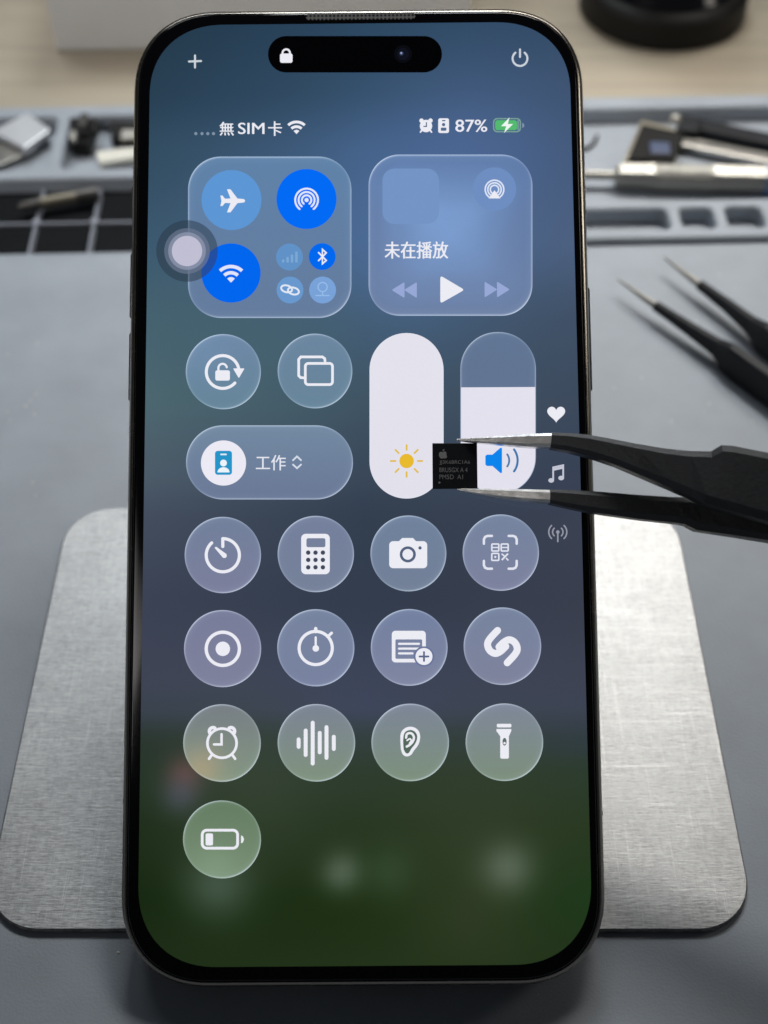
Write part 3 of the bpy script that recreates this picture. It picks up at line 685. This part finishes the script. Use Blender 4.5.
icon(Flat(Z3).ring((322.6, 287), 4.6, 1.2, (150, 188, 232), 20).stroke([(315.5, 295.5), (329.5, 295.5)], 1.2, (150, 188, 232)).stroke([(322.6, 291), (322.6, 295.5)], 1.2, (150, 188, 232)), 'globe_icon', mA)
# ---- media module
mB = tile('module_tile', rrpts(368.5, 154.5, 532.5, 315.8, 31, 14), (87, 118, 169), (106, 127, 167), rim=.6, rimw=1.7, spot=((445, 222), 46, .85, (128, 164, 216)))
Flat(Z2).rrect(382.5, 168.5, 439, 224, 12, (116, 148, 197)).build('artwork_panel', mB)
Flat(Z2).disc((494.5, 189), 21.6, (110, 141, 193), 48).build('cast_button', mB)
g = Flat(Z3)
for r in (9.3, 6.7, 4.2): g.arc((494.5, 189.5), r, 1.5, (222, 230, 248), 128, 412)
g.poly([(494.5, 190.2), (500.4, 198.4), (488.6, 198.4)], WH); g.build('cast_icon', mB)
text('track_text', '未在播放', 384.5, 448.3, 241.5, 258.5, WH, mB, Z2, .3)
FT = (152, 168, 214)
def rtri(fl_, a, b, c, col, r=1.5):
    pts = []
    P3 = [a, b, c]
    for i in range(3):
        p, q, s = P3[i], P3[i - 1], P3[(i + 1) % 3]
        for t_, o in ((q, 0), (s, 1)):
            pass
        dq = math.hypot(q[0] - p[0], q[1] - p[1]); ds = math.hypot(s[0] - p[0], s[1] - p[1])
        A_ = (p[0] + (q[0] - p[0]) * r / dq, p[1] + (q[1] - p[1]) * r / dq); B_ = (p[0] + (s[0] - p[0]) * r / ds, p[1] + (s[1] - p[1]) * r / ds)
        for k in range(5):
            t = k / 4; m0 = mix(A_, p, t); m1 = mix(p, B_, t); pts.append(mix(m0, m1, t))
    return fl_.poly(pts, col)
g = Flat(Z2); rtri(g, (404.5, 282), (404.5, 298), (391.6, 290), FT); rtri(g, (416.8, 282), (416.8, 298), (404, 290), FT); g.build('rewind_icon', mB)
g = Flat(Z2); rtri(g, (440.3, 275.5), (440.3, 303.5), (464.5, 289.8), WH, 3); g.build('play_icon', mB)
g = Flat(Z2); rtri(g, (484.6, 281.5), (484.6, 297.5), (497.4, 289.5), FT); rtri(g, (497, 281.5), (497, 297.5), (509.8, 289.5), FT); g.build('forward_icon', mB)
# ---- rotation lock and mirroring
tR = tile('control_tile', circ(223.3, 371.7, 37.6), (106, 136, 170), (98, 134, 156), spot=((205, 350), 20, .3, (120, 150, 190)))
g = Flat(Z2); g.arc((222.7, 372), 16.4, 3.0, WH, 42, 350); rtri(g, (233, 368.4), (244.6, 368.4), (238.8, 378.2), WH, 1); g.rrect(215.3, 370.3, 229.9, 380.6, 2, WH).arc((222.6, 368), 4.2, 2.1, WH, 180, 350).stroke([(218.4, 371), (218.4, 368)], 2.1, WH, caps=False); g.build('rotation_lock_icon', tR)
tM = tile('control_tile', circ(315, 371, 37.4), (104, 134, 164), (100, 134, 158))
g = Flat(Z2); g.stroke(rrpts(305.3, 363.4, 332.5, 384.6, 3, 6), 2.6, WH, closed=True).stroke([(303.6, 377.8), (300.6, 377.6), (298.7, 375.6), (298.7, 359.4), (300.8, 356.9), (322.5, 356.9), (324.7, 358.6), (325, 361)], 2.6, WH); g.build('mirror_icon', tM)
# ---- brightness and volume
sB = tile('slider_tile', rrpts(369.5, 333, 443.6, 498.6, 37, 16), (228, 226, 238), (226, 224, 236), rim=.2)
g = Flat(Z2); YS = (232, 186, 46); g.disc((406.6, 461), 7.2, YS)
for k in range(8):
    a = math.radians(45 * k); g.stroke([(406.6 + 11.2 * math.cos(a), 461 + 11.2 * math.sin(a)), (406.6 + 15.8 * math.cos(a), 461 + 15.8 * math.sin(a))], 1.8, (226, 188, 74))
g.build('sun_icon', sB)
sV = tile('slider_tile', rrpts(460.3, 332, 536, 494, 37, 16), (94, 118, 152), (98, 116, 150), rim=.5)
low_ = [(x, y) for x, y in rrpts(461, 332.7, 535.3, 493.3, 36.3, 16) if y >= 387]
low_ = sorted([p for p in low_ if p[0] >= 498], key=lambda p: p[1]) + sorted([p for p in low_ if p[0] < 498], key=lambda p: -p[1])
Flat(Z2).poly([(461, 387.4), (535.3, 387)] + low_, (227, 225, 237)).build('slider_fill', sV)
g = Flat(Z3); SB = (10, 132, 236); g.poly([(485.4, 456), (487, 454.6), (492.5, 454.6), (500.6, 447.6), (502, 448.2), (502, 472.6), (500.6, 473.2), (492.5, 466), (487, 466), (485.4, 464.6)], SB)
g.arc((499, 460.4), 10.2, 1.9, (70, 120, 170), -36, 36).arc((499, 460.4), 18.6, 2.2, (60, 118, 172), -36, 36); g.build('speaker_icon', sV)
# ---- focus pill
tF = tile('focus_tile', rrpts(186, 425.3, 353, 499.5, 37, 16), (112, 138, 166), (104, 120, 154))
fd = Flat(Z2).disc((223.5, 463), 22.6, (236, 234, 244), 48).build('focus_disc', tF)
g = Flat(Z3); CB = (38, 148, 200); g.rrect(215, 450.8, 232, 474.8, 2.8, CB); g.stroke([(220.4, 454.4), (226.6, 454.4)], 1.6, (225, 240, 248), caps=False); g.disc((223.5, 463), 3.4, (236, 244, 250), 20); g.poly([(217.4, 472.4)] + [(223.5 + 6.1 * math.cos(math.radians(a)), 472.4 + 5.2 * math.sin(math.radians(a))) for a in range(180, 361, 15)], (236, 244, 250)); g.build('badge_icon', tF)
text('focus_text', '工作', 255.8, 285.8, 455, 470.3, (228, 230, 240), tF, Z2, .15)
Flat(Z2).stroke([(293, 460.2), (297, 456.4), (301, 460.2)], 1.7, (214, 220, 234)).stroke([(293, 464.6), (297, 468.2), (301, 464.6)], 1.7, (214, 220, 234)).build('chevron_icon', tF)
# ---- page icons at the right
g = Flat(Z1)
hp_ = []
for i in range(48):
    t = 2 * math.pi * i / 48; hp_.append((556.2 + .56 * 16 * math.sin(t) ** 3, 413.4 - .56 * (13 * math.cos(t) - 5 * math.cos(2 * t) - 2 * math.cos(3 * t) - math.cos(4 * t))))
g.poly(hp_, WH); g.build('heart_icon', ph)
GN = (196, 198, 212)
Flat(Z1).disc((551.2, 480.4), 2.9, GN, 16, 2.3).disc((561.2, 478), 2.9, GN, 16, 2.3).stroke([(553.2, 480), (553.2, 467.4), (563.2, 465.2), (563.2, 478)], 1.7, GN).stroke([(553.2, 469.6), (563.2, 467.4)], 2.4, GN, caps=False).build('music_icon', ph)
g = Flat(Z1); GA = (150, 152, 166)
for r in (5.2, 9.0): g.arc((557.8, 532), r, 1.4, GA, -46, 46).arc((557.8, 532), r, 1.4, GA, 134, 226)
g.disc((557.8, 532), 1.8, GA, 12).stroke([(557.8, 533), (557.8, 541.5)], 1.5, GA).build('antenna_icon', ph)
# ---- rows of round controls
BT, BB = (106, 122, 156), (102, 112, 148)
def rnd(cx, cy, r, a, b, **k):
    a = mix(a, (210, 216, 220), .10); b = mix(b, (205, 210, 212), .15)
    return tile('control_tile', circ(cx, cy, r), a, b, **k)
t = rnd(222.8, 555, 38.2, (100, 118, 152), (108, 112, 150))
Flat(Z2).arc((222.8, 555.2), 16.6, 3.1, WH, -90, 228).stroke([(222.8, 538.6), (222.8, 546.5)], 3.1, WH).poly([(214.6, 547.8), (216, 546.6), (226.4, 554), (226.8, 556.4), (225.4, 558), (223, 557.8)], WH).build('timer_icon', t)
bgk = (98, 112, 146)
t = rnd(315.8, 554, 38.2, (104, 118, 154), (100, 114, 146))
g = Flat(Z2).rrect(301.2, 533.8, 329.8, 574.2, 4.6, WH, [rrpts(306.4, 538.2, 325.4, 547.2, 1.8)])
for x in (308.2, 315.5, 322.9):
    for y in (552.6, 559.9, 567.3): g.disc((x, y), 2.25, (66, 72, 92), 14)
g.build('calculator_icon', t)
t = rnd(408.4, 553.4, 38, (98, 120, 154), (96, 114, 144))
g = Flat(Z2).rrect(389.2, 541.2, 427.2, 568.2, 4, WH).poly([(398.5, 541.6), (402.2, 538), (413, 538), (416.4, 541.6)], WH).ring((407.8, 554.4), 6.7, 2.7, (84, 98, 126)).disc((420, 547.9), 1.7, (84, 98, 126), 14); g.build('camera_icon', t)
t = rnd(500.8, 552.6, 38.2, (104, 122, 156), (109, 115, 152))
g = Flat(Z2); BR = (226, 228, 240)
for sx, sy in ((-1, -1), (1, -1), (1, 1), (-1, 1)):
    c = (500.3, 552.3); g.stroke([(c[0] + sx * 16.4, c[1] + sy * 8.6), (c[0] + sx * 16.4, c[1] + sy * 13), (c[0] + sx * 15.2, c[1] + sy * 15.4), (c[0] + sx * 12.8, c[1] + sy * 16.4), (c[0] + sx * 8.4, c[1] + sy * 16.4)], 2.4, BR)
for x, y in ((491.8, 544), (501.2, 544), (491.8, 553.4)): g.stroke(rrpts(x, y, x + 7, y + 7, .8, 2), 1.5, BR, closed=True)
for x, y in ((495.3, 547.5), (504.7, 547.5)): g.stroke([(x - 3.4, y), (x + 3.4, y)], 1.2, BR, caps=False)
g.disc((495.3, 556.9), 1.1, BR, 8).stroke([(501.8, 560), (508, 553.6)], 1.7, BR, caps=False).stroke([(501.6, 553.8), (504.4, 556)], 1.4, BR, caps=False).stroke([(506, 558), (508.4, 560.4)], 1.4, BR, caps=False)
g.build('scanner_icon', t)
t = rnd(222.6, 648.6, 38.6, (108, 114, 150), (113, 115, 150))
Flat(Z2).ring((222.8, 648.8), 16.6, 3.3, WH).disc((222.8, 648.8), 7.2, WH).build('record_icon', t)
t = rnd(315.8, 647.8, 38.6, BT, (104, 116, 156))
Flat(Z2).ring((315.7, 648), 16.6, 3.1, WH).stroke([(315.7, 628.6), (315.7, 631.6)], 3.4, WH).stroke([(328.6, 635.8), (331.6, 633)], 2.8, WH).stroke([(315.7, 637.4), (315.7, 648)], 2.2, WH).disc((315.8, 648.4), 3.3, WH, 20).build('stopwatch_icon', t)
t = rnd(409.2, 647.4, 38.4, (102, 118, 158), (112, 120, 156))
g = Flat(Z2).rrect(391.8, 630.8, 425.8, 662.4, 3.6, WH, [rrpts(395.4, 639.4, 422.2, 658.8, 1.2)])
for y, x1 in ((643.8, 419), (648.6, 419), (653.4, 412.5)): g.stroke([(399, y), (x1, y)], 2.1, WH)
g.disc((424, 656.5), 10.2, (104, 116, 154), 32).disc((424, 656.5), 8.5, WH, 32).stroke([(419.6, 656.5), (428.4, 656.5)], 1.9, (90, 102, 136)).stroke([(424, 652.1), (424, 660.9)], 1.9, (90, 102, 136)); g.build('note_icon', t)
t = rnd(502.4, 646.2, 38.8, (106, 122, 156), (112, 116, 150))
def smooth(pts, it=3):
    for _ in range(it):
        q = [pts[0]]
        for a, b in zip(pts, pts[1:]): q += [mix(a, b, .25), mix(a, b, .75)]
        pts = q + [pts[-1]]
    return pts
zz = lambda x, y: (355 + x * .2604, 500 + y * .2604)
h1 = [(546, 497), (514, 530), (502, 552), (512, 580), (537, 594), (560, 582), (572, 570), (580, 562)]
g = Flat(Z2).stroke(smooth([zz(566 + (x - 566) * .93, 563 + (y - 563) * .94) for x, y in h1]), 7, WH).stroke(smooth([zz(566 - (x - 566) * .93, 563 - (y - 563) * .94) for x, y in h1]), 7, WH); g.build('music_search_icon', t)
GT, GB = (112, 122, 140), (110, 134, 108)
t = rnd(222, 743, 38.8, (108, 116, 124), (116, 140, 112), spot=((202, 768), 15, .7, (178, 160, 128)))
z3 = lambda x, y: (170 + x * .2604, 690 + y * .2604)
g = Flat(Z2).ring((222, 743.2), 14.6, 2.6, WH).arc((213, 731.2), 3.6, 3.4, WH, 150, 300).arc((231, 731.2), 3.6, 3.4, WH, 240, 390).stroke([z3(198, 170), z3(198, 209), z3(169, 209)], 2.4, WH).stroke([z3(160, 250), z3(150, 264)], 2.6, WH).stroke([z3(240, 250), z3(250, 264)], 2.6, WH); g.build('alarm_icon', t)
t = rnd(316.4, 742.8, 38.8, (112, 122, 142), (112, 136, 108))
g = Flat(Z2)
for x, a, b in ((494, 182, 226), (521, 148, 257), (548, 118, 290), (575, 157, 247), (601, 135, 268), (629, 172, 234)):
    p, q = z3(x, a), z3(x, b); g.stroke([(p[0], p[1] + 2), (q[0], q[1] - 2)], 3.9, WH)
g.build('waveform_icon', t)
t = rnd(410.2, 742.4, 38.8, (114, 124, 146), (108, 134, 106))
z4 = lambda x, y: (355 + x * .345, 690 + y * .345)
o_ = smooth([z4(*p) for p in ((133, 172), (131, 145), (132, 122), (148, 107), (170, 106), (186, 118), (190, 138), (184, 160), (170, 176), (164, 188), (150, 194), (138, 188), (133, 172))], 2)
g = Flat(Z2).poly(o_, WH).poly(smooth([z4(*p) for p in ((141, 172), (139, 146), (142, 124), (154, 116), (168, 116), (179, 126), (181, 140), (175, 156), (163, 170), (156, 184), (147, 184), (141, 172))], 2), (84, 104, 92))
g.stroke(smooth([z4(*p) for p in ((148, 138), (150, 126), (164, 124), (172, 136), (168, 150), (158, 160), (150, 164))], 2), 2.3, WH).stroke(smooth([z4(*p) for p in ((151, 146), (160, 140), (164, 148), (158, 154))], 2), 1.6, WH); g.build('ear_icon', t)
t = rnd(504.4, 742.2, 38.8, (116, 126, 148), (108, 132, 106))
g = Flat(Z2).rrect(496.8, 723.8, 511.4, 727.4, 1.2, WH).poly([z4(410, 113), z4(453, 113), z4(453, 119), z4(446, 134), z4(446, 196), z4(443, 199), z4(424, 199), z4(421, 196), z4(421, 134), z4(410, 119)], WH).disc(z4(433.5, 150), 2.1, (96, 110, 104), 18, 3.9).disc(z4(433.5, 154), 1.2, WH, 10); g.build('torch_icon', t)
t = rnd(222, 839.4, 39, (86, 116, 82), (104, 132, 98), spot=((215, 870), 16, .4, (140, 168, 140)))
g = Flat(Z2).stroke(rrpts(202.2, 830.2, 237.6, 848.2, 4.6, 6), 2.7, WH, closed=True).rrect(205.6, 833.4, 213, 845.4, 1.6, WH).poly([(241, 835.4), (243, 836.4), (244, 839.4), (243, 842.4), (241, 843.4)], WH); g.build('low_battery_icon', t)
# ---- floating touch dot: translucent rings over the screen
at_p = Flat(Z4).disc((187, 251), 30.8, (44, 58, 72, .62), 56).build('touch_dot', ph, 'veil')
Flat(Z4 + .0006).disc((187, 251), 22.8, (112, 124, 148, .55), 48).build('touch_ring', at_p, 'veil')
Flat(Z4 + .0012).disc((187, 251), 18.8, (150, 158, 182, .6), 48).build('touch_ring', at_p, 'veil')
Flat(Z4 + .0018).disc((187, 251), 15.2, (196, 194, 214, .92), 48).build('touch_core', at_p, 'veil')
# ================================================================== the chip held over the screen
ZCH = ZD + .016
ch = thing('chip', 'tiny square black chip with faint etched letters gripped between the tweezer tips', 'chip', matrix=PH_M)
cq = [(432.3, 443.2), (477, 443.2), (477.6, 488.6), (432.6, 489)]
hexa('chip_body', [S(x, y, ZCH - .010) for x, y in cq] + [S(x, y, ZCH) for x, y in cq], M['chip'], ch, bevel=.0008)
ZE = ZCH + .0004
for s, x1, y in (('JJ3K6BRC1A6', 470, 460.3), ('BRU5GX A 4', 467.5, 467.6), ('PM5D  A1', 463, 474.6)):
    text('etched_text', s, 439.4, x1, y, y + 4.6, None, ch, ZE, 0, 'etch')
class Etch(Flat):
    def build(s, name, parent):
        me = bpy.data.meshes.new(name); me.from_pydata([tuple(v) for v in s.v], [], s.f); return link(name, me, M['etch'], parent)
ap = smooth([(442.6, 452.2), (445, 451.3), (446.8, 452.8), (446.2, 455), (447.4, 456.8), (445.8, 458.6), (443.4, 458.2), (440.8, 458.8), (438.9, 456.4), (438.8, 453.4), (440.2, 451.6), (442.6, 452.2)], 2)
e_ = Etch(ZE); e_.poly(ap, None); e_.poly([(442.6, 451.4), (442.9, 449.8), (444.6, 448.6), (444.2, 450.4)], None); e_.build('etched_logo', ch)
e_ = Etch(ZE); e_.disc((439.4, 482.6), 1.1, None, 12); e_.build('pin_mark', ch)
# ================================================================== the tweezers that hold it
tw = thing('tweezers', 'black tweezers reaching in from the right and gripping the chip over the screen', 'tweezers')
def zs(px): return ZCH - .005 + max(0, px - 457) * .00042
def blade(name, stations, m, parent, dz=0.0):      # stations: x, top y, x, bottom y, thickness
    loops = []
    for xa, ya, xb, yb2, th_, *ex in stations:
        z = zs((xa + xb) / 2) + dz * min(1, max(0, (xa - 560) / 140.0)) + (ex[0] if ex else 0)
        A_, B_ = P(xa, ya, z), P(xb, yb2, z); e = (B_ - A_); l = e.length; e.normalize(); c = min(th_, l) * .22
        h2 = th_ / 2
        loops.append([A_ + az * (h2 - c), A_ + e * c + az * h2, B_ - e * c + az * h2, B_ + az * (h2 - c), B_ - az * (h2 - c), B_ - e * c - az * h2, A_ + e * c - az * h2, A_ - az * (h2 - c)])
    return mesh(name, *loft(loops), m, parent, smooth=False)
ua = blade('arm', [(551, 433.6, 549.5, 448.6, .030), (570, 434.4, 569, 452.4, .034), (589, 436.2, 591, 458, .036), (612, 440.4, 615, 466.2, .038), (634, 444.8, 640, 476.8, .040), (662, 449.6, 664, 487, .042), (688, 452.4, 690, 498, .044),
   (709, 452.8, 702, 504, .046), (719, 446.6, 712, 507.4, .048), (730, 447.4, 728, 512, .050), (768, 454.8, 768, 523.4, .050), (840, 469, 840, 545, .050), (940, 494, 940, 572, .050), (1100, 545, 1100, 606, .045), (1220, 590, 1220, 630, .040)], M['black_coat'], tw, .030)
blade('tip', [(456.5, 439.2, 456.7, 440.8, .006), (470, 438.2, 470, 442.4, .010), (500, 436.6, 499.5, 445, .018), (530, 434.6, 529, 447.6, .024), (551.2, 434.2, 549.8, 448, .027)], M['steel'], ua)
la = blade('arm', [(549, 490.4, 549, 504, .030), (570, 491, 570, 508.8, .032), (591, 492, 592, 513.2, .034), (640, 496, 640, 520, .036), (672, 498, 676, 523.8, .038), (688, 498.4, 684, 525.2, .040), (700, 500, 695, 531, .042), (730, 508, 730, 536, .046), (768, 518, 768, 541.8, .048), (840, 540, 840, 556, .048), (940, 566, 940, 582, .048), (1100, 598, 1100, 618, .044), (1220, 612, 1220, 640, .040)], M['black_coat'], tw, -.022)
blade('tip', [(457, 488.6, 457, 490, .006), (470, 489, 470, 493.2, .010), (496, 489.2, 496, 498, .018), (525, 490, 525, 501.6, .024), (549.2, 490.8, 549.2, 503.4, .027)], M['steel'], la)
blade('butt', [(1200, 578, 1200, 640, .100), (1225, 588, 1225, 644, .100), (1262, 606, 1262, 646, .080)], M['black_coat'], tw)
